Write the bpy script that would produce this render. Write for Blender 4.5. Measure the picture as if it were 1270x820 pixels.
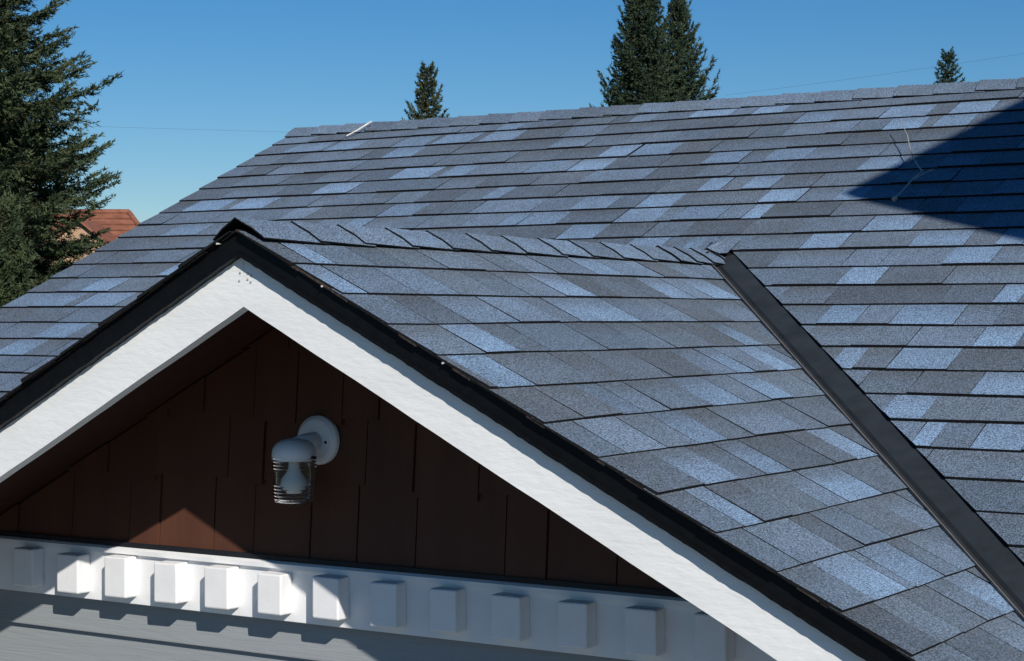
import bpy, math, random
import numpy as np
from mathutils import Vector, Matrix
R = math.radians
rnd = random.Random(7)
scene = bpy.context.scene
for o in list(bpy.data.objects): bpy.data.objects.remove(o)

# ------------------------------------------------------------------ camera
F_PX, IW, IH = 2290.18, 1270.0, 820.0
CAM = Vector((2.714, -3.153, -0.205))
YAW, PITCH = 0.5622, -0.00824
FWD = Vector((-math.sin(YAW)*math.cos(PITCH), math.cos(YAW)*math.cos(PITCH), math.sin(PITCH)))
RIGHT = Vector((math.cos(YAW), math.sin(YAW), 0)); UP = RIGHT.cross(FWD)
cam_data = bpy.data.cameras.new('camera'); cam = bpy.data.objects.new('camera', cam_data)
scene.collection.objects.link(cam); scene.camera = cam
cam_data.sensor_width = 36; cam_data.lens = 36*F_PX/IW
cam_data.clip_start = 0.05; cam_data.clip_end = 6000
m = Matrix.Identity(4)
for i in range(3): m[i][0], m[i][1], m[i][2], m[i][3] = RIGHT[i], UP[i], -FWD[i], CAM[i]
cam.matrix_world = m
def project(P):
    d = Vector(P)-CAM; z = d.dot(FWD)
    return IW/2+F_PX*d.dot(RIGHT)/z, IH/2-F_PX*d.dot(UP)/z, z
def place(px, py, depth):      # a spot in the landscape a given distance away
    return CAM+depth*(FWD+RIGHT*(px-IW/2)/F_PX-UP*(py-IH/2)/F_PX)

# ------------------------------------------------------------------ sky, sun, exposure
TO_SUN = Vector((1.243, -1.0, 1.0)).normalized()
world = bpy.data.worlds.new('World'); scene.world = world; world.use_nodes = True
nt = world.node_tree; nt.nodes.clear()
sky = nt.nodes.new('ShaderNodeTexSky'); sky.sky_type = 'NISHITA'; sky.sun_disc = False
sky.sun_elevation = math.asin(TO_SUN.z); sky.sun_rotation = math.atan2(TO_SUN.x, TO_SUN.y)
sky.altitude = 0; sky.air_density = 1.0; sky.dust_density = 0.0; sky.ozone_density = 6.5
bg = nt.nodes.new('ShaderNodeBackground'); bg.inputs[1].default_value = 0.075
wo = nt.nodes.new('ShaderNodeOutputWorld')
hs = nt.nodes.new('ShaderNodeHueSaturation'); hs.inputs['Hue'].default_value = .500; hs.inputs['Saturation'].default_value = 1.24
nt.links.new(sky.outputs[0], hs.inputs['Color']); nt.links.new(hs.outputs[0], bg.inputs[0]); nt.links.new(bg.outputs[0], wo.inputs[0])
sd = bpy.data.lights.new('sun', 'SUN'); sd.energy = 4.8; sd.angle = R(0.5); sd.color = (1.0, 0.95, 0.88)
sun = bpy.data.objects.new('sun', sd); scene.collection.objects.link(sun)
sun.rotation_euler = (-TO_SUN).to_track_quat('-Z', 'Y').to_euler(); sun.location = (4, -4, 9)
scene.view_settings.view_transform = 'Standard'; scene.view_settings.look = 'None'
scene.view_settings.exposure = 0.0; scene.view_settings.gamma = 1.0
scene.render.engine = 'CYCLES'; scene.cycles.pixel_filter_type = 'BLACKMAN_HARRIS'; scene.cycles.filter_width = 1.5

# ------------------------------------------------------------------ helpers
def link(o): scene.collection.objects.link(o)
def tag(o, label, cat, group=None, kind=None):
    if label: o['label'] = label
    if cat: o['category'] = cat
    if group: o['group'] = group
    if kind: o['kind'] = kind
    return o
def empty(name, loc):
    o = bpy.data.objects.new(name, None); link(o); o.location = loc; o.empty_display_size = .1; return o
def child(o, parent):
    o.parent = parent
    par = parent.matrix_basis.copy()
    if parent.parent: par = parent.parent.matrix_basis @ parent.matrix_parent_inverse @ par
    o.matrix_parent_inverse = par.inverted()
    return o
class MB:
    def __init__(s): s.v = []; s.f = []; s.m = []; s.c = []; s.sm = False
    def face(s, idx, mi=0): s.f.append(idx); s.m.append(mi)
    def poly_prism(s, bot, top, mi_top=0, mi_side=1, mi_bot=1, cols=None):
        n = len(bot); b = len(s.v)
        s.v += [tuple(q) for q in bot]+[tuple(q) for q in top]
        if cols is not None: s.c += list(cols)+list(cols)
        s.face([b+n+i for i in range(n)], mi_top)
        s.face([b+n-1-i for i in range(n)], mi_bot)
        for i in range(n):
            j = (i+1) % n
            s.face([b+i, b+j, b+n+j, b+n+i], mi_side)
    def box(s, lo, hi, mi=0):
        x0, y0, z0 = lo; x1, y1, z1 = hi
        s.poly_prism([(x0, y0, z0), (x1, y0, z0), (x1, y1, z0), (x0, y1, z0)],
                     [(x0, y0, z1), (x1, y0, z1), (x1, y1, z1), (x0, y1, z1)], mi, mi, mi)
    def tube(s, pts, rads, seg=8, mi=0, caps=True):
        pts = [Vector(q) for q in pts]; n = len(pts); b = len(s.v)
        ref = Vector((0, 0, 1))
        for i, q in enumerate(pts):
            d = (pts[min(i+1, n-1)]-pts[max(i-1, 0)]).normalized()
            a = d.cross(ref)
            if a.length < 1e-3: a = d.cross(Vector((1, 0, 0)))
            a.normalize(); c = d.cross(a)
            r = float(rads[i] if hasattr(rads, '__len__') else rads)
            for k in range(seg):
                t = 2*math.pi*k/seg; s.v.append(tuple(q+r*(math.cos(t)*a+math.sin(t)*c)))
        for i in range(n-1):
            for k in range(seg):
                k2 = (k+1) % seg
                s.face([b+i*seg+k, b+(i+1)*seg+k, b+(i+1)*seg+k2, b+i*seg+k2], mi)
        if caps:
            s.face([b+k for k in range(seg)], mi); s.face([b+(n-1)*seg+seg-1-k for k in range(seg)], mi)
    def lathe(s, prof, o, axis='z', seg=32, mi=0):   # prof (radius, height) about a vertical (or -y) axis at o
        b = len(s.v); n = len(prof); o = Vector(o)
        for r, h in prof:
            for k in range(seg):
                t = 2*math.pi*k/seg
                if axis == 'z': q = Vector((r*math.cos(t), r*math.sin(t), h))
                else: q = Vector((r*math.cos(t), -h, r*math.sin(t)))
                s.v.append(tuple(o+q))
        for i in range(n-1):
            for k in range(seg):
                k2 = (k+1) % seg
                s.face([b+i*seg+k, b+i*seg+k2, b+(i+1)*seg+k2, b+(i+1)*seg+k], mi)
    def build(s, name, mats, parent=None, smooth=False, bevel=0.0):
        me = bpy.data.meshes.new(name); me.from_pydata(s.v, [], s.f)
        mats = mats if isinstance(mats, (list, tuple)) else [mats]
        for mt in mats: me.materials.append(mt)
        if len(mats) > 1: me.polygons.foreach_set('material_index', s.m)
        if s.c:
            at = me.color_attributes.new('tone', 'FLOAT_COLOR', 'POINT')
            at.data.foreach_set('color', np.array(s.c, dtype=np.float32).ravel())
        if smooth: me.polygons.foreach_set('use_smooth', [True]*len(me.polygons))
        me.update()
        o = bpy.data.objects.new(name, me); link(o)
        if bevel:
            bv = o.modifiers.new('bevel', 'BEVEL'); bv.width = bevel; bv.segments = 2; bv.limit_method = 'ANGLE'
        if parent is not None: child(o, parent)
        return o
def clip(poly, a, b, c):       # keep a*x+b*y >= c
    out = []
    for i in range(len(poly)):
        p, q = poly[i], poly[(i+1) % len(poly)]
        dp, dq = a*p[0]+b*p[1]-c, a*q[0]+b*q[1]-c
        if dp >= 0: out.append(p)
        if (dp >= 0) != (dq >= 0):
            t = dp/(dp-dq); out.append((p[0]+t*(q[0]-p[0]), p[1]+t*(q[1]-p[1])))
    return out
def area(poly):
    return .5*sum(poly[i][0]*poly[(i+1) % len(poly)][1]-poly[(i+1) % len(poly)][0]*poly[i][1] for i in range(len(poly)))

# ------------------------------------------------------------------ materials
def new_mat(name):
    mt = bpy.data.materials.new(name); mt.use_nodes = True
    n = mt.node_tree; b = n.nodes['Principled BSDF']; return mt, n, b
def N(n, typ, **kw):
    x = n.nodes.new(typ)
    for k, v in kw.items(): setattr(x, k, v)
    return x
def simple(name, col, rough=.7, spec=.3, nscale=30, namp=.15, bump=0.0, bscale=80, metal=0.0, stretch=(1, 1, 1), bdist=.002):
    mt, n, b = new_mat(name)
    tc = N(n, 'ShaderNodeTexCoord'); mp = N(n, 'ShaderNodeMapping'); mp.inputs['Scale'].default_value = stretch
    n.links.new(tc.outputs['Object'], mp.inputs[0])
    nz = N(n, 'ShaderNodeTexNoise'); nz.inputs['Scale'].default_value = nscale; nz.inputs['Detail'].default_value = 6
    n.links.new(mp.outputs[0], nz.inputs['Vector'])
    mr = N(n, 'ShaderNodeMapRange'); mr.inputs[1].default_value = .3; mr.inputs[2].default_value = .7
    mr.inputs[3].default_value = 1-namp; mr.inputs[4].default_value = 1+namp
    n.links.new(nz.outputs[0], mr.inputs[0])
    mx = N(n, 'ShaderNodeVectorMath', operation='SCALE'); mx.inputs[0].default_value = col[:3]
    n.links.new(mr.outputs[0], mx.inputs['Scale']); n.links.new(mx.outputs[0], b.inputs['Base Color'])
    b.inputs['Roughness'].default_value = rough; b.inputs['Specular IOR Level'].default_value = spec
    b.inputs['Metallic'].default_value = metal
    if bump:
        nb = N(n, 'ShaderNodeTexNoise'); nb.inputs['Scale'].default_value = bscale; nb.inputs['Detail'].default_value = 5
        n.links.new(mp.outputs[0], nb.inputs['Vector'])
        bp = N(n, 'ShaderNodeBump'); bp.inputs['Strength'].default_value = bump; bp.inputs['Distance'].default_value = bdist
        n.links.new(nb.outputs[0], bp.inputs['Height']); n.links.new(bp.outputs[0], b.inputs['Normal'])
    return mt

def shingle_material():
    mt, n, b = new_mat('asphalt_granules')
    at = N(n, 'ShaderNodeAttribute', attribute_name='tone')
    sp = N(n, 'ShaderNodeSeparateColor'); n.links.new(at.outputs['Color'], sp.inputs[0])
    tc = N(n, 'ShaderNodeTexCoord')
    # printed blend: the darker shadow band at the head of some tabs
    big = N(n, 'ShaderNodeTexNoise'); big.inputs['Scale'].default_value = 17; big.inputs['Detail'].default_value = 3
    n.links.new(tc.outputs['Object'], big.inputs['Vector'])
    pos = N(n, 'ShaderNodeMath', operation='MULTIPLY_ADD'); pos.inputs[1].default_value = .7; pos.inputs[2].default_value = -.35
    n.links.new(big.outputs[0], pos.inputs[0])
    pa = N(n, 'ShaderNodeMath', operation='ADD'); n.links.new(at.outputs['Alpha'], pa.inputs[0]); n.links.new(pos.outputs[0], pa.inputs[1])
    ss = N(n, 'ShaderNodeMapRange', interpolation_type='SMOOTHSTEP'); ss.inputs[1].default_value = .3; ss.inputs[2].default_value = .85
    n.links.new(pa.outputs[0], ss.inputs[0])
    gm = N(n, 'ShaderNodeMath', operation='MULTIPLY'); n.links.new(ss.outputs[0], gm.inputs[0]); n.links.new(sp.outputs[1], gm.inputs[1])
    te = N(n, 'ShaderNodeMath', operation='SUBTRACT', use_clamp=True); n.links.new(sp.outputs[0], te.inputs[0]); n.links.new(gm.outputs[0], te.inputs[1])
    # patchy tone
    pz = N(n, 'ShaderNodeMath', operation='MULTIPLY_ADD'); pz.inputs[1].default_value = .5; pz.inputs[2].default_value = -.25
    n.links.new(big.outputs[0], pz.inputs[0])
    tt = N(n, 'ShaderNodeMath', operation='ADD', use_clamp=True); n.links.new(te.outputs[0], tt.inputs[0]); n.links.new(pz.outputs[0], tt.inputs[1])
    cr = N(n, 'ShaderNodeValToRGB'); el = cr.color_ramp.elements
    el[0].position = 0; el[0].color = (.096, .118, .145, 1)
    el[1].position = 1; el[1].color = (.182, .280, .415, 1)
    a = el.new(.35); a.color = (.116, .156, .210, 1); a = el.new(.62); a.color = (.137, .193, .272, 1)
    n.links.new(tt.outputs[0], cr.inputs[0])
    # slow weathering over the whole roof
    lw = N(n, 'ShaderNodeTexNoise'); lw.inputs['Scale'].default_value = 1.7; lw.inputs['Detail'].default_value = 4
    n.links.new(tc.outputs['Object'], lw.inputs['Vector'])
    lr = N(n, 'ShaderNodeMapRange'); lr.inputs[1].default_value = .3; lr.inputs[2].default_value = .7; lr.inputs[3].default_value = .88; lr.inputs[4].default_value = 1.12
    n.links.new(lw.outputs[0], lr.inputs[0])
    # granules
    g = N(n, 'ShaderNodeTexNoise'); g.inputs['Scale'].default_value = 240; g.inputs['Detail'].default_value = 2; g.inputs['Roughness'].default_value = .7
    n.links.new(tc.outputs['Object'], g.inputs['Vector'])
    gr = N(n, 'ShaderNodeMapRange'); gr.inputs[1].default_value = .36; gr.inputs[2].default_value = .66; gr.inputs[3].default_value = .28; gr.inputs[4].default_value = 1.74
    n.links.new(g.outputs[0], gr.inputs[0])
    rv = N(n, 'ShaderNodeMapRange'); rv.inputs[3].default_value = .86; rv.inputs[4].default_value = 1.14; n.links.new(sp.outputs[2], rv.inputs[0])
    mu = N(n, 'ShaderNodeMath', operation='MULTIPLY'); n.links.new(gr.outputs[0], mu.inputs[0]); n.links.new(rv.outputs[0], mu.inputs[1])
    sc = N(n, 'ShaderNodeVectorMath', operation='SCALE'); n.links.new(cr.outputs[0], sc.inputs[0]); m3 = N(n, 'ShaderNodeMath', operation='MULTIPLY'); n.links.new(mu.outputs[0], m3.inputs[0]); n.links.new(lr.outputs[0], m3.inputs[1]); n.links.new(m3.outputs[0], sc.inputs['Scale'])
    n.links.new(sc.outputs[0], b.inputs['Base Color'])
    b.inputs['Roughness'].default_value = .92; b.inputs['Specular IOR Level'].default_value = .25
    bp = N(n, 'ShaderNodeBump'); bp.inputs['Strength'].default_value = .5; bp.inputs['Distance'].default_value = .0012
    n.links.new(g.outputs[0], bp.inputs['Height']); n.links.new(bp.outputs[0], b.inputs['Normal'])
    return mt
M_SH = shingle_material()
M_EDGE = simple('asphalt_cut_edge', (.012, .012, .013), .9, .1, 200, .5)
M_RAKE_EDGE = simple('asphalt_raw_rake_edge', (.045, .037, .032), .9, .1, 200, .5)
M_DECK = simple('asphalt_underlay', (.012, .012, .012), .95, .1)
M_BLACK = simple('black_metal', (.003, .0033, .0042), .5, .2, 40, .3, .25, 60)
M_VALLEY = simple('charcoal_flashing', (.024, .029, .033), .6, .3, 14, .25, .3, 25, stretch=(1, 1, 1))
M_HEM = simple('weathered_hem', (.20, .175, .155), .7, .2, 60, .3)
M_NAIL = simple('galvanised_nail', (.36, .35, .33), .5, .4)
M_WHITE = simple('rough_sawn_white_paint', (.78, .785, .77), .6, .3, 14, .04, .45, 90, stretch=(.35, 1, 1), bdist=.003)
M_TRIM = simple('white_trim_paint', (.80, .80, .80), .5, .35, 18, .03, .25, 70)
M_BROWN = simple('brown_painted_shake', (.086, .033, .019), .65, .3, 9, .14, .45, 60, stretch=(1, 1, .12))
M_GAPS = simple('dark_wall_paper', (.02, .012, .010), .9, .1)
M_FLASH = simple('dark_cap_flashing', (.012, .014, .018), .5, .3)
M_LAMPW = simple('white_enamel', (.74, .76, .78), .35, .45, 20, .04)
M_DARK = simple('dark_screw', (.01, .01, .01), .5, .3)
M_WIRE = simple('dull_wire', (.34, .33, .31), .5, .5, 60, .2)
M_PALE = simple('pale_stick', (.62, .60, .56), .7, .2)
M_SOFFIT = simple('dark_brown_soffit', (.045, .017, .011), .8, .2)
M_GUTW = simple('plain_wall_paint', (.29, .31, .325), .7, .3, 8, .06)
def siding_material():
    mt, n, b = new_mat('grey_woodgrain_siding')
    tc = N(n, 'ShaderNodeTexCoord'); mp = N(n, 'ShaderNodeMapping'); mp.inputs['Scale'].default_value = (1.3, 1, 26)
    n.links.new(tc.outputs['Object'], mp.inputs[0])
    nz = N(n, 'ShaderNodeTexNoise'); nz.inputs['Scale'].default_value = 3.2; nz.inputs['Detail'].default_value = 4; nz.inputs['Distortion'].default_value = 1.2
    n.links.new(mp.outputs[0], nz.inputs['Vector'])
    wv = N(n, 'ShaderNodeTexNoise'); wv.inputs['Scale'].default_value = 8
    mr = N(n, 'ShaderNodeMapRange'); mr.inputs[1].default_value = .3; mr.inputs[2].default_value = .7; mr.inputs[3].default_value = .965; mr.inputs[4].default_value = 1.03
    n.links.new(nz.outputs[0], mr.inputs[0])
    sc = N(n, 'ShaderNodeVectorMath', operation='SCALE'); sc.inputs[0].default_value = (.265, .285, .295); n.links.new(mr.outputs[0], sc.inputs['Scale'])
    n.links.new(sc.outputs[0], b.inputs['Base Color']); b.inputs['Roughness'].default_value = .6
    bp = N(n, 'ShaderNodeBump'); bp.inputs['Strength'].default_value = .7; bp.inputs['Distance'].default_value = .003
    n.links.new(nz.outputs[0], bp.inputs['Height']); n.links.new(bp.outputs[0], b.inputs['Normal'])
    return mt
M_SIDING = siding_material()
def glass_material():
    mt, n, b = new_mat('clear_jar_glass')
    b.inputs['Base Color'].default_value = (.93, .96, .95, 1); b.inputs['Roughness'].default_value = .10
    b.inputs['Transmission Weight'].default_value = 1; b.inputs['IOR'].default_value = 1.24
    return mt
M_GLASS = glass_material()
def leaf_material(name, dark, light):
    mt, n, b = new_mat(name)
    tc = N(n, 'ShaderNodeTexCoord'); nz = N(n, 'ShaderNodeTexNoise'); nz.inputs['Scale'].default_value = 3.5; nz.inputs['Detail'].default_value = 5
    n.links.new(tc.outputs['Object'], nz.inputs['Vector'])
    cr = N(n, 'ShaderNodeValToRGB'); e = cr.color_ramp.elements
    e[0].position = .35; e[0].color = (*dark, 1); e[1].position = .66; e[1].color = (*light, 1)
    n.links.new(nz.outputs[0], cr.inputs[0]); n.links.new(cr.outputs[0], b.inputs['Base Color'])
    b.inputs['Roughness'].default_value = .65; b.inputs['Specular IOR Level'].default_value = .25
    return mt
M_FIR = leaf_material('fir_needles', (.024, .040, .021), (.078, .100, .044))
M_PINE = leaf_material('spruce_needles', (.020, .038, .024), (.055, .080, .040))
M_OLIVE = leaf_material('olive_needles', (.030, .042, .018), (.070, .080, .034))
M_CYP = leaf_material('cypress_sprays', (.026, .042, .020), (.066, .086, .036))
M_BARK = simple('bark', (.055, .040, .030), .9, .1, 12, .4, .6, 20)
M_GRASS = simple('lawn', (.045, .075, .025), .9, .1, .6, .35)
M_CONC = simple('terracotta_tiles', (.25, .10, .062), .8, .2, 6, .25)
M_TAN = simple('tan_stucco', (.42, .27, .17), .8, .2, 4, .1)
M_PANE = simple('window_pane', (.02, .025, .03), .1, .5)
M_CREAM = simple('taupe_wall', (.22, .20, .18), .8, .2, 4, .1)

# ------------------------------------------------------------------ shared geometry of the house
E_ = 0.143                                   # shingle exposure
TH1, TH2 = 0.4735, 0.43405                   # gable roof, main roof pitch
S1, C1, T1 = math.sin(TH1), math.cos(TH1), math.tan(TH1)
S2, C2, T2 = math.sin(TH2), math.cos(TH2), math.tan(TH2)
TL = .535; CL = math.cos(math.atan(TL)); SL = math.sin(math.atan(TL))
LEN, VR, XL, XR = 2.3965, 1.657, -2.963, 2.55
EAVE_Z = -1.06
GROUND = -3.6
Y_RIDGE, Z_RIDGE = LEN+VR*C2, VR*S2
def rake_z(x): return -T1*x if x >= 0 else TL*x

ground = MB(); ground.v = [(-3000, -3000, GROUND), (3000, -3000, GROUND), (3000, 3000, GROUND), (-3000, 3000, GROUND)]; ground.face([0, 1, 2, 3])
tag(ground.build('ground', M_GRASS), None, None, kind='structure')

bounce = MB(); bounce.box((-9, -16, GROUND-.05), (12, .4, GROUND+.02))  # unseen slab, added to bounce sunlight up on to the shaded frieze
tag(bounce.build('bounce_slab', simple('bounce_concrete', (.19, .195, .20), .9, .2, 1.2, .12)), None, None, kind='structure')
house = empty('house', (0, 1.5, GROUND))
tag(house, 'house with blue-grey shingle roofs, brown shake gable and grey lap siding', 'house')

# ---- roof decks
def slab(mb, quad, n, t=.018, off=-.0145):
    q = [Vector(v) for v in quad]; n = Vector(n)
    top = [v+n*off for v in q]; bot = [v+n*(off-t) for v in q]
    mb.poly_prism(bot, top, 0, 0, 0)
Y_EAVE = LEN+EAVE_Z/T2
xe, xl = -EAVE_Z/T1, EAVE_Z/TL
d = MB()
nm = (0, -S2, C2)
# front slope, left and right of the cross gable, and above it
slab(d, [(XL, LEN, 0), (XR, LEN, 0), (XR, Y_RIDGE, Z_RIDGE), (XL, Y_RIDGE, Z_RIDGE)], nm)
slab(d, [(XL, Y_EAVE, EAVE_Z), (xl, Y_EAVE, EAVE_Z), (0, LEN, 0), (XL, LEN, 0)], nm)
slab(d, [(xe, Y_EAVE, EAVE_Z), (XR, Y_EAVE, EAVE_Z), (XR, LEN, 0), (0, LEN, 0)], nm)
YB = 2*Y_RIDGE-Y_EAVE
slab(d, [(XR, YB, EAVE_Z), (XL, YB, EAVE_Z), (XL, Y_RIDGE, Z_RIDGE), (XR, Y_RIDGE, Z_RIDGE)], (0, S2, C2))
main_roof = d.build('main_roof', M_DECK, house)
d = MB()
slab(d, [(xe, 0.012, EAVE_Z), (xe, LEN-xe*T1/T2, EAVE_Z), (0, LEN, 0), (0, 0.012, 0)], (S1, 0, C1))
slab(d, [(xl, LEN+xl*TL/T2, EAVE_Z), (xl, 0.012, EAVE_Z), (0, 0.012, 0), (0, LEN, 0)], (-SL, 0, CL))
gable_roof = d.build('gable_roof', M_DECK, house)

# ---- shingles
BRIGHT_MAIN = [(0,-1.65,.11),(0,-.66,.18),(0,-.4,.13),(1,-2.70,.2),(1,-2.48,.16),(1,-2.09,.18),(1,-1.86,.19),(1,-1.62,.17),(1,-.15,.15),(1,.22,.18),(1,.48,.15),
 (2,-2.06,.16),(2,.26,.14),(2,.45,.13),(3,-.9,.13),(3,-.73,.17),(4,-1.81,.2),(4,-1.59,.12),(4,-1.17,.13),(4,-.95,.16),(4,-.36,.15),(4,-.1,.16),
 (5,-2.13,.18),(5,.32,.15),(6,-2.74,.2),(6,-2.48,.18),(6,-1.23,.08),(6,-.28,.09),(6,-.09,.11),(7,-1.6,.17),(7,-.71,.15),(7,-.44,.14),(7,.05,.14),(7,.31,.1),
 (8,-2.63,.19),(8,-1.74,.1),(8,-.99,.08),(8,-.86,.16),(8,-.45,.16),(8,-.21,.17),(8,.01,.07),(9,-.62,.15),(9,.55,.16),(10,-.3,.14),(10,-.09,.09),(10,.37,.13),(10,.76,.17),(10,.99,.08),
 (11,-2.3,.16),(11,.9,.14),(12,-2.6,.15),(12,.6,.12),(13,-2.73,.19),(13,-2.47,.2),(13,1.1,.07),(14,.64,.11),(14,.9,.18),(15,-2.44,.16),(15,1.15,.11),
 (16,-2.52,.15),(16,.76,.07),(16,.98,.16),(17,1.25,.15),(18,1.03,.11),(19,1.13,.05),(19,1.32,.12),(20,1.5,.15)]
BRIGHT_GABLE = [(1,.11,.08),(1,1.41,.16),(2,.05,.09),(2,1.03,.16),(2,1.62,.16),(2,1.91,.18),(3,.97,.31),(4,.25,.14),(4,1.54,.12),(5,.1,.15),(5,1.22,.11),(5,1.48,.13),
 (6,.86,.19),(6,1.17,.14),(7,.51,.15),(8,.29,.17),(8,.57,.13),(8,1.09,.14),(9,.16,.09),(9,.76,.21),(11,.24,.18),(11,.46,.17),(12,.61,.14)]
def course_tabs(a0, a1, bright, rg, wmin, wmax, tones):
    """split a course from a0 to a1 into tabs: (start, end, tone, gradient)"""
    out = []; cur = a0
    def fill(s, t):
        L = t-s
        if L < .02: return
        n = max(1, round(L/rg.uniform(wmin, wmax))); ws = [rg.uniform(.6, 1.4) for _ in range(n)]; k = L/sum(ws); q = s
        for w in ws:
            out.append((q, q+w*k, rg.choice(tones)+rg.uniform(-.07, .07), rg.choice((0, 0, .15, .35)))); q += w*k
    for c, w in sorted(bright):
        s, t = max(cur, c-w/2), min(a1, c+w/2)
        if t-s < .04: continue
        fill(cur, s); out.append((s, t, rg.uniform(.8, 1.0), rg.choice((0, .25, .4, .65)))); cur = t
    fill(cur, a1)
    return out
def wob(a, i, amp):
    return amp*(math.sin(a*2.3+i*1.9)+.6*math.sin(a*5.9+i*3.1)+.35*math.sin(a*13.7+i*.7))
def tab_prism(mb, poly, b0, th, fn, tone, grad, rv, hbase=-.011, rake_side=None):
    ln = E_+.028
    if area(poly) < 0: poly = poly[::-1]
    top, bot, cols = [], [], []
    for a, b in poly:
        f = min(1, max(0, (b-b0)/ln))
        top.append(fn(a, b, hbase+.0018+th*(1-f))); bot.append(fn(a, b, hbase-.001))
        cols.append((min(1, max(0, tone)), grad, rv, min(1, (b-b0)/E_)))
    mb.poly_prism(bot, top, 0, 1, 1, cols)
def fn_main(a, b, h): return (a, LEN+b*C2-h*S2, b*S2+h*C2)
def fn_back(a, b, h): return (-a, 2*Y_RIDGE-(LEN+b*C2-h*S2), b*S2+h*C2)
def fn_gr(a, b, h): return (-b*C1+h*S1, a, b*S1+h*C1)
def fn_gl(a, b, h): return (b*CL-h*SL, -a, b*SL+h*CL)
KV, KVL, KD, KDL = T2*C2/T1, T2*C2/TL, C1*T1/T2, CL*TL/T2
def make_tab_quad(s, t, b0, i, rg, gap, amp, top_lap=.028):
    sk = rg.uniform(-.003, .003)
    return [(s+gap, b0+wob(s, i, amp)+rg.uniform(-.0012, .0012)), (t-gap, b0+wob(t, i, amp)+rg.uniform(-.0012, .0012)), (t-gap+sk, b0+E_+top_lap), (s+gap+sk, b0+E_+top_lap)]
TONES = (.12, .18, .24, .28, .32, .36, .4, .45, .5)
# main roof, front slope
rg = random.Random(21); entries = []
NC = int((VR-.198+(-EAVE_Z/S2))/E_)+1
for i in range(0, NC):
    b0 = VR-.198-i*E_
    br = [(c, w*1.06) for k, c, w in BRIGHT_MAIN if k == i]
    xa = XL-.012-rg.uniform(0, .006)
    for s, t, tone, gr in course_tabs(xa, XR, br, rg, .14, .25, TONES):
        th = rg.choice((.007, .0082, .0092, .0105)); gr = gr if tone < .7 else gr*.4; tone = tone if tone < .7 else tone-.03
        q = make_tab_quad(s, t, b0, i, rg, .0006, .0017)
        polys = [q]
        if b0 < .05:
            n1 = math.hypot(1, KV); n2 = math.hypot(1, KVL)
            polys = [clip(clip(q, 1/n1, KV/n1, .069), 1, 0, 0), clip(clip(q, -1/n2, KVL/n2, .069), -1, 0, 0)]
        for pl in polys:
            if len(pl) >= 3 and abs(area(pl)) > 1e-5: entries.append((pl, b0, th, tone, gr, rg.random()))
def main_visible(pl, b0):
    a = sum(p[0] for p in pl)/len(pl); b = min(b0+E_*.5, VR)
    P = Vector(fn_main(a, b, 0)); x, y, z = project(P)
    A = abs(area(pl))*F_PX*F_PX/(z*z)
    if not (-30 < x < 1300 and -20 < y < 850): return 0
    d = P-CAM
    t = (-T1*CAM.x-CAM.z)/(d.z+T1*d.x)                 # hidden behind the cross gable's slope?
    if 0 < t < .99:
        h = CAM+t*d
        if h.x > 0 and 0 < h.y < LEN-h.x*T1/T2: return 0
    t = (0-CAM.y)/d.y; h = CAM+t*d                      # or behind its front?
    if h.z < rake_z(h.x): return 0
    return A
vis = [(main_visible(e[0], e[1]), k) for k, e in enumerate(entries)]
order = [k for v, k in sorted(vis, reverse=True) if v > 0][:296]
chosen = set(order); rest = MB()
for k, (pl, b0, th, tone, gr, rv) in enumerate(entries):
    if k in chosen:
        mb = MB(); tab_prism(mb, pl, b0, th, fn_main, tone, gr, rv); mb.build('shingle', [M_SH, M_EDGE], main_roof)
    else: tab_prism(rest, pl, b0, th, fn_main, tone, gr, rv)
for i in range(0, NC):                                   # rear slope
    b0 = VR-.198-i*E_
    for s, t, tone, gr in course_tabs(-XR, -XL+.012, [], rg, .17, .29, TONES):
        tab_prism(rest, make_tab_quad(s, t, b0, i, rg, .0006, .0017), b0, rg.choice((.0055, .0085, .0115)), fn_back, tone, gr, rg.random())
o = rest.build('shingle_field', [M_SH, M_EDGE], main_roof); o['kind'] = 'stuff'
# cross gable, right slope
rg = random.Random(5); D0 = .048
NG = int((xe/C1-D0)/E_)+1
for k in range(1, NG):
    b0 = -(D0+k*E_)
    br = [(c, w) for kk, c, w in BRIGHT_GABLE if kk == k]
    yend = LEN+KD*(b0+E_)
    for s, t, tone, gr in course_tabs(-.004-rg.uniform(0, .006), yend, br, rg, .13, .21, (.12, .22, .3, .36, .42, .48, .55, .62)):
        th = rg.choice((.0048, .0055, .0062, .0075))
        q = make_tab_quad(s, t, b0, k, rg, .0016, .0021)
        nd = math.hypot(1, KD); pl = clip(q, -1/nd, KD/nd, .044-LEN/nd)
        if len(pl) >= 3 and abs(area(pl)) > 1e-5:
            mb = MB(); tab_prism(mb, pl, b0, th, fn_gr, tone, max(gr, rg.choice((0, .2, .45))), rg.random()); mb.build('shingle', [M_SH, M_EDGE], gable_roof)
rest = MB(); n2 = math.hypot(1, KDL)
for k in range(1, int((-xl/CL-D0)/E_)+1):
    b0 = -(D0+k*E_); yend = LEN+KDL*(b0+E_)
    for s, t, tone, gr in course_tabs(-yend, .004+rg.uniform(0, .006), [], rg, .19, .30, TONES):
        q = make_tab_quad(s, t, b0, k, rg, .001, .0015); pl = clip(q, 1/n2, KDL/n2, .044-LEN/n2)
        if len(pl) >= 3 and abs(area(pl)) > 1e-5: tab_prism(rest, pl, b0, rg.choice((.0045, .006, .009)), fn_gl, tone, gr, rg.random())
o = rest.build('shingle_field', [M_SH, M_EDGE], gable_roof); o['kind'] = 'stuff'

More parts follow.
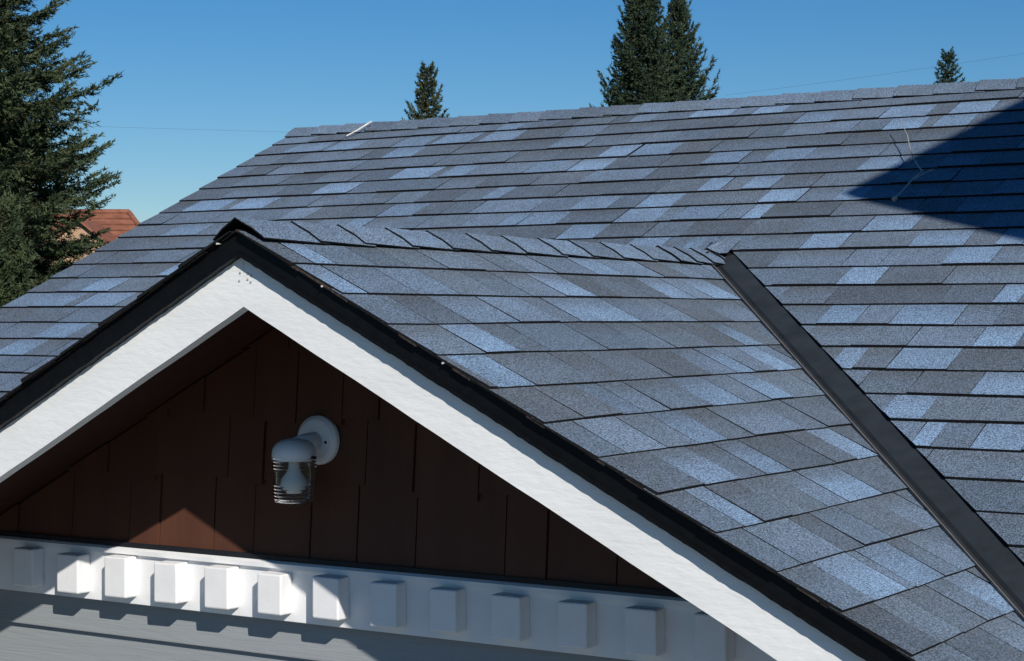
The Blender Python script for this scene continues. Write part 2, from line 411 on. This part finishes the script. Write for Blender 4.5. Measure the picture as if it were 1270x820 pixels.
# ---- ridge caps: bent pieces, each lapped over the one before, raised butt facing the start
def cap_mesh(mb, s0, s1, cross, along, w, hf, hb, t, tone, rg):
    """cross(d, h, s): d<0 / d>0 distance down either slope, s along the ridge"""
    ds = [-w, -.55*w, -.22*w, 0, .22*w, .55*w, w]
    def ring(s, h, bend):
        return [cross(d, h-(.0055 if abs(d) > .9*w else 0)+(.0035*(1-(abs(d)/(.3*w))) if abs(d) < .3*w else 0), s+bend*abs(d)/w) for d in ds]
    j = rg.uniform(-.006, .006); n = len(ds)
    rings = [ring(s0+j, hf, .012), ring(s0+j, hf-t, .012), ring(s1, hb, 0), ring(s1, hb-t, 0)]
    b = len(mb.v)
    for r in rings: mb.v += r
    rv = rg.random()
    for ri in range(4): mb.c += [(tone, 0, rv, .3)]*n
    for i in range(n-1):
        mb.face([b+i, b+i+1, b+2*n+i+1, b+2*n+i], 0)                 # top
        mb.face([b+n+i, b+n+i+1, b+i+1, b+i], 1)                     # raised butt
        mb.face([b+n+i+1, b+n+i, b+3*n+i, b+3*n+i+1], 1)             # underside
    mb.face([b, b+2*n, b+3*n, b+n], 1); mb.face([b+n-1, b+2*n-1, b+4*n-1, b+3*n-1], 1)
def cross_gable(d, h, s):
    if d >= 0: return (d*C1+h*S1*min(1, d/.03), s, -d*S1+h)
    return (d*CL+h*SL*max(-1, d/.03), s, d*SL+h)
rg = random.Random(11); y = -.008; k = 0
while y < LEN-.02:
    ex = .205 if k == 0 else (.180+rg.uniform(-.008, .008) if y < LEN-.40 else .115)
    mb = MB(); droop = 0 if y < LEN-.35 else .01
    cap_mesh(mb, y, y+ex+.05, cross_gable, None, .083+rg.uniform(-.003, .003), .0105+(.002 if y > LEN-.45 else 0), .0045, .0030, rg.uniform(.50, .64), rg)  # lighter tone paints in the light these upward-facing caps catch
    mb.build('ridge_cap', [M_SH, M_EDGE], gable_roof); y += ex; k += 1
# last pieces running out on to the main slope, slightly lifted
for q, (y0, y1, dz, w) in enumerate([(LEN-.03, LEN+.10, .004, .07)]):
    mb = MB()
    def cg(d, h, s, dz=dz):
        x, yy, z = cross_gable(d, h+dz, s); zz = (yy-LEN)*T2
        return (x, yy, max(z, zz+.006+h*.4))
    cap_mesh(mb, y0, y1, cg, None, w, .012, .008, .005, .5, rg); mb.build('ridge_cap', [M_SH, M_EDGE], gable_roof)
def cross_main(d, h, s):
    if d >= 0: return (s, Y_RIDGE-d*C2-h*S2*min(1, d/.03), Z_RIDGE-d*S2+h)
    return (s, Y_RIDGE-d*C2+h*S2*min(1, -d/.03), Z_RIDGE+d*S2+h)
x = XL-.014
while x < XR:
    ex = .162+rg.uniform(-.008, .008); mb = MB()
    cap_mesh(mb, x, x+ex+.05, cross_main, None, .098+rg.uniform(-.004, .004), .0095+rg.uniform(-.001, .002), .003, .004, rg.uniform(.2, .5), rg)
    mb.build('ridge_cap', [M_SH, M_EDGE], main_roof); x += ex

# ---- open metal valleys (a low centre crimp, hemmed edge on the gable side)
def valley(sign, T, S_, C_, name):
    v = Vector((sign, -T/T2, -T)).normalized()
    nmain = Vector((0, -S2, C2)); ng = Vector((sign*S_, 0, C_))
    um = (nmain.cross(v)); um = um if um.x*sign > 0 else -um
    ug = (ng.cross(v)); ug = ug if ug.y < 0 or True else -ug
    if ug.dot(Vector((-sign, 0, 0))) < 0 and ug.y > 0: ug = -ug
    # make sure ug points on to the gable slope (towards smaller y)
    if ug.y > 0: ug = -ug
    O = Vector((0, LEN, 0)); upv = Vector((0, 0, 1)); Lv = abs(EAVE_Z)/T/abs(v.x)
    prof = [(um*.115, -.0125), (um*.007, -.0125), (Vector((0, 0, 0)), -.001), (ug*.007, -.0125), (ug*.085, -.0125)]
    mb = MB(); st = .03
    A = [O+v*st+p+upv*h for p, h in prof]; B = [O+v*Lv+p+upv*h for p, h in prof]
    b = 0; mb.v = [tuple(q) for q in A+B]; n = len(prof)
    for i in range(n-1): mb.face([i, i+1, n+i+1, n+i])
    o = mb.build('valley_flashing', M_VALLEY, gable_roof)
    sol = o.modifiers.new('thickness', 'SOLIDIFY'); sol.thickness = .0015
    mb = MB(); p0, p1 = ug*.026, ug*.047
    a = [O+v*st+p0+upv*-.009, O+v*st+p1+upv*.002, O+v*st+p1+upv*-.0125, O+v*st+p0+upv*-.0125]
    c = [q+v*(Lv-st) for q in a]
    mb.poly_prism(a, c, 0, 0, 0); mb.build('hem', M_HEM, o)
valley(1, T1, S1, C1, 'r'); valley(-1, TL, SL, CL, 'l')

# ---- rake drip edge (black metal) of the cross gable, both sides
def rake_strip(mb, sign, y0, y1, d0, d1, x_end, seg, jit, rg, mi=0):
    """strip following the rake between depths d0 and d1 below the roof surface"""
    ring = []
    for i in range(seg+1):
        x = sign*x_end*i/seg; z = rake_z(x); jj = rg.uniform(-jit, jit) if 0 < i < seg else 0
        ring.append([(x, y0, z-d0), (x, y0+rg.uniform(-jit, jit)*.5, z-d1+jj), (x, y1, z-d1+jj), (x, y1, z-d0)])
    b = len(mb.v)
    for r in ring: mb.v += r
    for i in range(seg):
        for k in range(4):
            k2 = (k+1) % 4; a = b+i*4; c = a+4
            mb.face([a+k, a+k2, c+k2, c+k] if sign < 0 else [a+k, c+k, c+k2, a+k2], mi)
    mb.face([b+3, b+2, b+1, b]); e = b+seg*4; mb.face([e, e+1, e+2, e+3])
rg = random.Random(3)
for sign, xe_ in ((1, xe), (-1, -xl)):
    mb = MB()
    rake_strip(mb, sign, .011, .034, .016, .064, xe_, 60, .0004, rg)
    o = mb.build('drip_edge', M_BLACK, gable_roof)
    mb = MB(); rake_strip(mb, sign, .0045, .0315, .062, .071, xe_, 160, .0012, rg); mb.build('lip', M_BLACK, o)
    mb = MB()
    n = 46
    for i in range(n):                                   # raw starter strip ends showing along the rake
        a = xe_*i/n; b = xe_*(i+1)/n-.002; yj = rg.uniform(-.006, .002); dd = rg.uniform(.011, .013)
        z0, z1 = rake_z(sign*a), rake_z(sign*b)
        q = [(sign*a, yj, z0-.001-dd), (sign*b, yj, z1-.001-dd), (sign*b, .05, z1-.001-dd), (sign*a, .05, z0-.001-dd)]
        if sign < 0: q = q[::-1]
        mb.poly_prism([(u, v, w-.004) for u, v, w in q], q, 0, 0, 0)
    mb.build('starter_strip', M_RAKE_EDGE if sign > 0 else M_EDGE, gable_roof)

# ---- bargeboards
for sign, xe_ in ((1, xe), (-1, -xl)):
    mb = MB(); prof = [(.027, .068), (.027, .1855), (.060, .1855), (.060, .068)]
    xs = [0]+[xe_*i/40 for i in range(1, 41)]
    rr = random.Random(4)
    for x in xs:
        jj = rr.uniform(-.0009, .0009)
        for yy, dd in prof: mb.v.append((sign*x+(.0008*sign if x == 0 else 0), yy, rake_z(sign*x)-dd+(jj if dd > .1 else 0)))
    for i in range(len(xs)-1):
        for k in range(4):
            k2 = (k+1) % 4; a = i*4; c = a+4
            mb.face([a+k, a+k2, c+k2, c+k] if sign < 0 else [a+k, c+k, c+k2, a+k2])
    mb.face([0, 1, 2, 3]); mb.face([len(xs)*4-1-k for k in range(4)])
    bb = mb.build('bargeboard', M_WHITE, house)
    for (nx, nz) in ([(.012, -.112), (.012, -.125), (.022, -.116), (.021, -.131)] if sign > 0 else [(-.010, -.110), (-.012, -.128)]):
        mb = MB(); mb.lathe([(0, .0015), (.0025, .0012), (.0032, 0), (.0032, -.003)], (nx, .0268, nz), 'y', 8); mb.build('nail', M_NAIL, bb)
# two nails left standing in the black rake edge
for nx in (.245, -.052, .56):
    mb = MB(); z = rake_z(nx)-.016; mb.tube([(nx, .012, z), (nx, -.004, z-.001)], .0022, 8); mb.build('nail', M_PALE, gable_roof)

# soffit under the overhang
mb = MB()
for sign, xe_, sl in ((1, xe, T1), (-1, -xl, TL)):
    q = [(0, .062, -.036), (0, .60, -.036), (sign*xe_, .60, -.036-sl*xe_), (sign*xe_, .062, -.036-sl*xe_)]
    if sign > 0: q = q[::-1]
    mb.poly_prism([(u, v, w-.01) for u, v, w in q], q, 0, 0, 0)
mb.build('soffit', M_SOFFIT, house)

# ------------------------------------------------------------------ gable wall of brown shakes
Y_W = .55
mb = MB(); mb.v = [(-.90/TL, Y_W+.035, -.96), (.90/T1, Y_W+.035, -.96), (0, Y_W+.035, -.06)]; mb.face([0, 1, 2])
gable_wall = mb.build('gable_wall', M_GAPS, house)
sol = gable_wall.modifiers.new('thickness', 'SOLIDIFY'); sol.thickness = .03; sol.offset = -1
rows = [(-.835, -.642, [-1.85, -1.70, -1.50, -1.293, -1.08, -.861, -.751, -.559, -.421, -.234, -.085, .095, .356, .472, .66, .83, .98, 1.2]),
        (-.642, -.470, [-1.6, -1.4, -1.2, -.942, -.765, -.506, -.388, -.225, -.057, .09, .28, .45, .62, .8, 1.0, 1.25]),
        (-.470, -.298, [-1.15, -1.0, -.86, -.72, -.592, -.42, -.278, -.13, -.015, .16, .36, .52, .7]),
        (-.298, -.126, [-.6, -.45, -.30, -.16, .05, .22, .4, .6]),
        (-.126, -.02, [-.3, -.1, .12, .3])]
rg = random.Random(9)
for z0, z1, js in rows:
    for a, b in zip(js[:-1], js[1:]):
        zb = z0+rg.choice((-.010, -.004, 0, .004, .010)) if z0 > -.8 else z0
        y_b = Y_W+.006+rg.uniform(-.003, .003); y_t = y_b+.014
        pl = [(a+.002, zb), (b-.0025, zb+rg.uniform(-.002, .002)), (b-.0025, z1+.012), (a+.002, z1+.012)]
        pl = clip(clip(pl, -T1, -1, .052), TL, -1, .052)
        if len(pl) < 3: continue
        def yy(z): return y_b+(y_t-y_b)*(z-zb)/(z1-zb)
        mb = MB(); mb.poly_prism([(u, Y_W+.030, w) for u, w in pl], [(u, yy(w), w) for u, w in pl], 0, 0, 0)
        mb.build('wall_shingle', M_BROWN, gable_wall)

# ---- frieze board with dentil blocks
FX0, FX1 = -1.72, 1.55
mb = MB(); mb.box((FX0, Y_W, -.992), (FX1, Y_W+.034, -.842)); frieze = mb.build('frieze_board', M_TRIM, house, bevel=.0015)
mb = MB()
q = [(FX0, -.842), (FX1, -.842)]
prof = [(Y_W-.012, -.856), (Y_W-.012, -.844), (Y_W+.0, -.8385), (Y_W+.03, -.8385), (Y_W+.03, -.8415), (Y_W-.0005, -.8425), (Y_W-.0005, -.856)]
mb.poly_prism([(FX0, y, z) for y, z in prof], [(FX1, y, z) for y, z in prof], 0, 0, 0); mb.build('cap_moulding', M_TRIM, frieze)
mb = MB(); mb.box((FX0, Y_W-.002, -.838), (FX1, Y_W+.012, -.825)); mb.build('flashing', M_FLASH, frieze)
rg = random.Random(31)
for k in range(-8, 9):
    x0 = -.007+.179*k+rg.uniform(-.004, .004); w = .080+rg.uniform(-.002, .003); zt = -.863+rg.uniform(-.003, .003); zb = -.969+rg.uniform(-.003, .003); pr = .047+rg.uniform(-.002, .002)
    if x0 > 1.3: continue
    mb = MB(); tilt = rg.uniform(-.0015, .0015)
    a = [(x0, zb), (x0+w, zb+tilt), (x0+w+rg.uniform(-.001, .001), zt+tilt), (x0, zt)]
    mb.poly_prism([(u, Y_W-.0004, v) for u, v in a], [(u, Y_W-pr, v) for u, v in a], 0, 0, 0)
    mb.build('dentil_block', M_TRIM, frieze, bevel=.0045)

# ---- grey lap siding
mb = MB(); mb.box((-2.35, Y_W+.058, GROUND), (2.25, Y_W+.20, -.99)); siding = mb.build('lap_siding_wall', M_GUTW, house)
zb = -1.090; top = -.985
for k in range(9):
    mb = MB(); x0, x1 = -2.35, 2.25
    p = [(Y_W+.030, zb), (Y_W+.030, zb+.004), (Y_W+.047, top+.01), (Y_W+.056, top+.01), (Y_W+.056, zb)]
    mb.poly_prism([(x0, y, z) for y, z in p], [(x1, y, z) for y, z in p], 0, 0, 0)
    mb.build('siding_board', M_SIDING, siding); top = zb; zb -= .152
# remaining house walls
mb = MB(); mb.box((XL+.30, Y_EAVE+.9, GROUND), (XR-.30, YB-.5, EAVE_Z-.06))
a, b, z0 = Y_EAVE+.9, YB-.5, EAVE_Z-.06
for x in (XL+.30, XR-.42):
    zA = (a-LEN)*T2-.05; mb.poly_prism([(x, a, z0), (x, b, z0), (x, b, zA), (x, Y_RIDGE, Z_RIDGE-.06), (x, a, zA)][::-1], [(x+.12, a, z0), (x+.12, b, z0), (x+.12, b, zA), (x+.12, Y_RIDGE, Z_RIDGE-.06), (x+.12, a, zA)][::-1], 0, 0, 0)
mb.build('wall', M_GUTW, house)
# rake boards of the main roof
for x in (XL+.004, XR-.03):
    mb = MB()
    for s in (1, -1):
        ye, = ((Y_EAVE,) if s > 0 else (YB,))
        q = [(ye, EAVE_Z-.035), (ye, EAVE_Z-.15), (Y_RIDGE, Z_RIDGE-.15), (Y_RIDGE, Z_RIDGE-.035)]
        mb.poly_prism([(x, y, z) for y, z in q], [(x+.026, y, z) for y, z in q], 0, 0, 0)
    mb.build('bargeboard', M_WHITE, house)
    mb = MB()
    for s in (1, -1):
        ye, = ((Y_EAVE,) if s > 0 else (YB,)); xx = x-.012 if x < 0 else x+.020
        q = [(ye, EAVE_Z-.013), (ye, EAVE_Z-.06), (Y_RIDGE, Z_RIDGE-.06), (Y_RIDGE, Z_RIDGE-.013)]
        mb.poly_prism([(xx, y, z) for y, z in q], [(xx+.018, y, z) for y, z in q], 0, 0, 0)
    mb.build('drip_edge', M_BLACK, main_roof)

# ------------------------------------------------------------------ jelly-jar wall lamp on the gable
LX, LZ = -.203, -.522; LY = Y_W+.004
lamp = empty('wall_lamp', (LX, LY, LZ)); tag(lamp, 'white jelly-jar wall lamp with ribbed clear glass on brown gable', 'wall lamp')
mb = MB(); mb.lathe([(0, .017), (.046, .017), (.053, .0155), (.057, .012), (.0585, .009), (.062, .008), (.063, 0), (.063, -.006)], (LX, LY, LZ), 'y', 40)
plate = mb.build('back_plate', M_LAMPW, lamp, smooth=True)
for dx, dz in ((.036, -.004), (-.036, .004)):
    mb = MB(); mb.lathe([(0, .0195), (.003, .0192), (.0042, .017), (.0042, .012)], (LX+dx, LY, LZ+dz), 'y', 10); mb.build('screw', M_DARK, plate)
JX, JY = LX, LY-.098
mb = MB(); mb.tube([(LX, LY-.012, LZ-.004), (LX, LY-.05, LZ-.004), (LX, JY+.01, LZ-.012)], [.026, .024, .024], 20); mb.build('arm', M_LAMPW, lamp, smooth=True)
mb = MB(); mb.lathe([(0, .018), (.016, .0172), (.032, .0130), (.045, .005), (.0525, -.006), (.0548, -.014), (.0562, -.036), (.0545, -.037), (.054, -.014), (.03, .006), (0, .010)], (JX, JY, LZ-.008), 'z', 40)
capo = mb.build('cap', M_LAMPW, lamp, smooth=True)
mb = MB(); mb.tube([(JX+.057, JY, LZ-.036), (JX+.068, JY, LZ-.036)], .004, 8); mb.build('thumb_screw', M_DARK, capo)
prof = []
zt, zb_ = LZ-.036, LZ-.151
for i in range(70):
    f = i/69; z = zt+(zb_-zt)*f; r = .0570-.0055*f
    rib = .0015*math.sin(2*math.pi*z/.0085) if (f < .30 or f > .58) else 0
    if f > .93: r -= .012*((f-.93)/.07)**2
    prof.append((r+rib, z))
prof += [(.034, zb_-.003), (.016, zb_-.004), (0, zb_-.004)]
inner = [(0, zb_-.001), (.030, zb_)]+[(q-.0028, h) for q, h in prof[60::-1]]
mb = MB(); mb.lathe(prof+inner, (JX, JY, 0), 'z', 48); mb.build('glass_jar', M_GLASS, lamp, smooth=True)
mb = MB(); mb.lathe([(0, -.132), (.012, -.130), (.022, -.122), (.034, -.108), (.032, -.092), (.018, -.074), (.0135, -.062), (.0135, -.03)], (JX, JY, LZ), 'z', 28); mb.build('bulb', M_TRIM, lamp, smooth=True)

# ------------------------------------------------------------------ odds and ends on the roof
def on_main(x, v, h=0): return Vector(fn_main(x, v, h))
mb = MB()
pts = [on_main(.497, .42, .010), on_main(.505, .50, .014), on_main(.512, .56, .022), on_main(.53, .625, .03), on_main(.505, .66, .032), on_main(.44, .78, .035), on_main(.37, .95, .05), on_main(.29, 1.11, .055)]
mb.tube(pts, [.0035, .003, .0028, .0026, .0024, .0022, .0018, .0014], 6)
mb.tube([on_main(.512, .56, .022), on_main(.545, .612, .028), on_main(.565, .635, .03)], .0022, 6)
mb.tube([on_main(.494, .415, .008), on_main(.499, .427, .012)], .0085, 8)
tag(mb.build('bent_wire', M_WIRE), 'thin bent metal wire lying on the shingles across the edge of shade', 'wire')
mb = MB(); mb.tube([on_main(-2.536, 1.475, .012), on_main(-2.51, 1.535, .018), on_main(-2.485, 1.59, .028), on_main(-2.468, 1.605, .034)], [.003, .0034, .004, .0036], 6)
tag(mb.build('stick', M_PALE), 'short pale stick lying just below the main roof ridge', 'stick')

# ------------------------------------------------------------------ trees
def mesh_np(name, V, Fq, mat, parent):
    me = bpy.data.meshes.new(name); nv, nf = len(V), len(Fq); k = Fq.shape[1]
    me.vertices.add(nv); me.vertices.foreach_set('co', V.astype(np.float32).ravel())
    me.loops.add(nf*k); me.loops.foreach_set('vertex_index', Fq.astype(np.int32).ravel())
    me.polygons.add(nf); me.polygons.foreach_set('loop_start', np.arange(0, nf*k, k, dtype=np.int32))
    me.materials.append(mat); me.update(calc_edges=True); me.validate()
    o = bpy.data.objects.new(name, me); link(o); child(o, parent); return o
def conifer(name, label, base, z_top, slope, mat, seed, nbr, blade, bw, up=.15, droop=.25, group=None, zmin=None, tw=13, dens=.03, rough=.25, lean=0, fan=.32):
    g = np.random.default_rng(seed); base = np.array(base)
    root = empty(name, tuple(base)); tag(root, label, 'tree', group)
    H = z_top-base[2]; tr = MB()
    tr.tube([(base[0], base[1], base[2]-.2), (base[0], base[1], base[2]+H*.3), (base[0]+lean*.4, base[1], base[2]+H*.7), (base[0]+lean, base[1], z_top)], [H*.018, H*.013, H*.007, .012], 9)
    zlo = zmin if zmin is not None else base[2]+.4
    P, D, S = [], [], []
    for j in range(nbr):
        u = (j+g.random())/nbr
        z = zlo+(z_top-.1-zlo)*(u**.85); l = slope*(z_top-z)*(1+g.normal()*rough)+.12
        l = max(.12, l); az = j*2.39996+g.normal()*.35
        e0 = np.interp((z-zlo)/(z_top-zlo), [0, .6, 1], [-.12, .12, .9])+g.normal()*.1
        out = np.array([np.cos(az), np.sin(az), 0]); side = np.array([-out[1], out[0], 0])
        f = (z-base[2])/H; t0 = np.array([base[0]+lean*max(0, f-.3)/.7, base[1], z])
        def ax(s): return t0+out*(l*s)*.98+np.array([0, 0, l*(np.tan(e0)*s-droop*s*(1-s*.6)+up*s*s*s)])
        bend = g.normal()*.12*l
        pts = [ax(s)+side*bend*s*s for s in (0, .35, .7, 1)]
        tr.tube([tuple(q) for q in pts], [max(.006, l*.014), max(.005, l*.010), .005, .003], 4, caps=False)
        nt = int(l*tw)+5
        for q in range(nt):
            s = .10+.90*(q+g.random())/nt; sg = 1 if q % 2 else -1
            o_ = ax(s)+side*bend*s*s; tan = (ax(min(1, s+.05))-ax(s-.05)); tan /= np.linalg.norm(tan)
            dr = tan*(.75+g.normal()*.15)+side*sg*(.65+g.normal()*.25)+np.array([0, 0, g.normal()*.22-.10])
            if q >= nt-2: dr = tan+side*g.normal()*.15
            dr /= np.linalg.norm(dr); lt = (fan*l*(1-.72*s)+.07)*(.6+.8*g.random()); lt = min(lt, .9)
            m_ = int(lt/dens)+2
            ss = g.random(m_)*lt
            pp = o_+dr*ss[:, None]+np.array([0, 0, -1])*((ss**2)*.18)[:, None]+g.normal(size=(m_, 3))*.012
            dd = dr+g.normal(size=(m_, 3))*.55
            P.append(pp); D.append(dd); S.append(np.full(m_, 1.0))
    P = np.concatenate(P); D = np.concatenate(D); n = len(P)
    D /= np.linalg.norm(D, axis=1)[:, None]
    W = np.cross(D, g.normal(size=(n, 3))); W /= np.linalg.norm(W, axis=1)[:, None]
    ln = blade*(.6+.8*g.random(n))[:, None]; ww = bw*(.7+.6*g.random(n))[:, None]
    V = np.stack([P-W*ww*.6, P+W*ww*.6, P+D*ln], 1).reshape(-1, 3)
    Fq = np.arange(3*n).reshape(-1, 3)
    tr.build('trunk', M_BARK, root, smooth=True)
    mesh_np('crown', V, Fq, mat, root)
    return root
def base_at(px, depth):
    q = place(px, 400, depth); return (q.x, q.y, GROUND)
def z_at(py, depth): return place(635, py, depth).z
conifer('fir_tree', 'tall dark fir with long ragged boughs beside the red-roofed house', base_at(-48, 25), z_at(-330, 25), .285, M_FIR, 1, 560, .062, .017, up=.16, droop=.30, tw=18, dens=.0075, rough=.11, fan=.30, zmin=-1.6)
conifer('cypress_tree', 'low bushy mid-green conifer in front of the tall dark fir', base_at(-5, 21), z_at(262, 21), .30, M_CYP, 8, 300, .055, .016, up=.5, droop=.15, tw=17, dens=.009, rough=.2, fan=.32, zmin=-1.8)
conifer('spruce_tree', 'tallest spruce standing behind the main ridge, with fuller crown', base_at(797, 45), z_at(-55, 45), .22, M_PINE, 2, 260, .085, .024, up=.55, droop=.45, dens=.009, fan=.38, zmin=3.0, rough=.16, group='spruces behind the ridge')
conifer('spruce_tree', 'slimmer spruce with upturned bough tips, leaning against the tallest one', base_at(842, 46), z_at(0, 46), .265, M_PINE, 3, 170, .085, .024, up=.7, droop=.5, dens=.0075, fan=.30, zmin=3.0, rough=.2, tw=11, group='spruces behind the ridge')
conifer('small_conifer', 'small open olive-green conifer whose top stands alone above the ridge', base_at(530, 50), z_at(85, 50), .28, M_OLIVE, 14, 80, .08, .024, up=.6, droop=.3, dens=.0075, fan=.36, zmin=3.2, rough=.28, tw=11)
conifer('distant_fir', 'tiny pointed fir top over the ridge close to the large shadow', base_at(1175, 62), z_at(66, 62), .33, M_PINE, 5, 90, .09, .028, up=.1, droop=.35, dens=.010, zmin=4.5, rough=.12, tw=10)

# ------------------------------------------------------------------ red-roofed house beyond the fir
def hip_house():
    D = 42; c = place(60, 400, D); ax = RIGHT.copy(); ay = Vector((FWD.x, FWD.y, 0)).normalized()
    root = empty('red_roofed_house', (c.x, c.y, GROUND)); tag(root, 'tan house with terracotta red hipped roof half hidden by the fir', 'house')
    zr = z_at(265, D); ze = zr-1.3
    def w(a, b, z): q = c+ax*a+ay*b; return (q.x, q.y, z)
    hl = (172-60)/F_PX*D+.12; rl = (160-60)/F_PX*D
    hw = 2.3
    mb = MB(); mb.v = [w(-4, -hw, ze), w(hl+1.0, -hw, ze), w(hl+1.0, hw, ze), w(-4, hw, ze), w(-3, 0, zr), w(rl, 0, zr)]
    for f in ([0, 1, 5, 4], [1, 2, 5], [2, 3, 4, 5], [3, 0, 4], [3, 2, 1, 0]): mb.face(f)
    rf = mb.build('roof', M_CONC, root)
    for r in range(9):                                  # tile courses as raised rows
        t0 = r/9; y0 = -hw*(1-t0)-.02; z0 = ze+(zr-ze)*t0+.03
        mb2 = MB(); xa, xb = -4+t0*1.0, hl+1.0-t0*(hl+1.0-rl)-.05
        y1 = -hw*(1-(r+.93)/9)-.02; z1 = ze+(zr-ze)*(r+.93)/9+.01
        mb2.v = [w(xa, y0, z0), w(xb, y0, z0), w(xb-.06, y1, z1), w(xa, y1, z1)]; mb2.face([0, 1, 2, 3]); o = mb2.build('tile_course', M_CONC, rf)
        s = o.modifiers.new('thickness', 'SOLIDIFY'); s.thickness = .03
    mb = MB(); mb.tube([w(-3, 0, zr+.03), w(rl, 0, zr+.03)], .07, 8); mb.tube([w(rl, 0, zr+.03), w(hl+1.0, -hw, ze+.03)], .06, 8); mb.build('ridge_tile', M_CONC, rf)
    mb = MB(); a, b = -3.6, hl+.6
    mb.poly_prism([w(a, -hw+.4, GROUND), w(b, -hw+.4, GROUND), w(b, hw-.4, GROUND), w(a, hw-.4, GROUND)], [w(a, -hw+.4, ze), w(b, -hw+.4, ze), w(b, hw-.4, ze), w(a, hw-.4, ze)], 0, 0, 0)
    mb.build('wall', M_TAN, root)
    # tan gabled porch towards us
    xg = (133-60)/F_PX*D; zg = z_at(281, D); g = .55
    mb = MB(); pts = [(xg-.6, ze-2), (xg+.6, ze-2), (xg+.6, zg-.5), (xg, zg), (xg-.6, zg-.5)]
    mb.poly_prism([w(x, -1.0, z) for x, z in pts], [w(x, -hw-.5, z) for x, z in pts], 0, 0, 0); mb.build('gable', M_TAN, root)
    for s in (1, -1):
        mb = MB(); q = [(xg, zg+.06), (xg+s*.75, zg-.565), (xg+s*.75, zg-.62), (xg, zg+.0)]
        mb.poly_prism([w(x, -hw-.62, z) for x, z in q], [w(x, -.9, z) for x, z in q], 0, 0, 0); mb.build('gable_roof', M_CONC, root)
hip_house()

# ------------------------------------------------------------------ overhead lines
def line(label, pts):
    ps = []
    for i in range(41):
        t = i/40; q = Vector(pts[0]).lerp(Vector(pts[1]), t); q.z -= pts[2]*4*t*(1-t); ps.append(q)
    mb = MB(); mb.tube(ps, .0025, 5); tag(mb.build('power_line', M_DARK), label, 'power line')
a, b = place(-200, 146, 60), place(700, 172, 60)
line('thin overhead wire running from the fir towards the roof ridge', (a, b, .05))
a, b = place(900, 118, 55), place(1500, 28, 55)
line('thin overhead wire rising past the tiny fir top', (a, b, .1))

# ------------------------------------------------------------------ tall neighbour whose roof corner throws the shade on the main roof
def neighbour():
    S = Vector((1.243, -1, 1)); P0 = Vector((.27, 2.876, .222))+2.5*S
    E = Vector((.8547, -.5195, 0)).normalized(); G = Vector((.5195, .8547, 0)).normalized(); r = .51
    root = empty('neighbouring_house', (P0.x+3, P0.y+1, GROUND)); tag(root, 'tall taupe gabled house whose roof corner shades the blue-grey roof', 'house')
    def w(e, g, z): q = P0+E*e+G*g; return (q.x, q.y, P0.z+z)
    sp, ln = 3.2, 8.0
    for s in (0, 1):
        q = [(0, 0, 0), (ln, 0, 0), (ln, sp, sp*r), (0, sp, sp*r)] if s == 0 else [(ln, 2*sp, 0), (0, 2*sp, 0), (0, sp, sp*r), (ln, sp, sp*r)]
        mb = MB(); mb.poly_prism([w(a, b, c-.06) for a, b, c in q], [w(a, b, c) for a, b, c in q], 0, 0, 0)
        mb.build('roof', M_DECK, root)
    zg = GROUND-P0.z; e0, e1, g0, g1 = .35, ln-.35, .4, 2*sp-.4
    mb = MB(); pts = [(g0, zg), (g1, zg), (g1, g0*r-.08), (sp, sp*r-.08), (g0, g0*r-.08)]
    mb.poly_prism([w(e0, g, z) for g, z in pts][::-1], [w(e1, g, z) for g, z in pts][::-1], 0, 0, 0); mb.build('wall', M_CREAM, root)
    for e in (1.6, 4.0, 6.2):
        for z in (-1.6, -4.6):
            mb = MB(); mb.poly_prism([w(e-.5, g0-.03, z-.6), w(e+.5, g0-.03, z-.6), w(e+.5, g0+.05, z-.6), w(e-.5, g0+.05, z-.6)], [w(e-.5, g0-.03, z+.6), w(e+.5, g0-.03, z+.6), w(e+.5, g0+.05, z+.6), w(e-.5, g0+.05, z+.6)], 0, 0, 0)
            o = mb.build('window', M_TRIM, root)
            mb = MB(); mb.poly_prism([w(e-.43, g0-.034, z-.53), w(e+.43, g0-.034, z-.53), w(e+.43, g0, z-.53), w(e-.43, g0, z-.53)], [w(e-.43, g0-.034, z+.53), w(e+.43, g0-.034, z+.53), w(e+.43, g0, z+.53), w(e-.43, g0, z+.53)], 0, 0, 0)
            mb.build('pane', M_PANE, o)
neighbour()
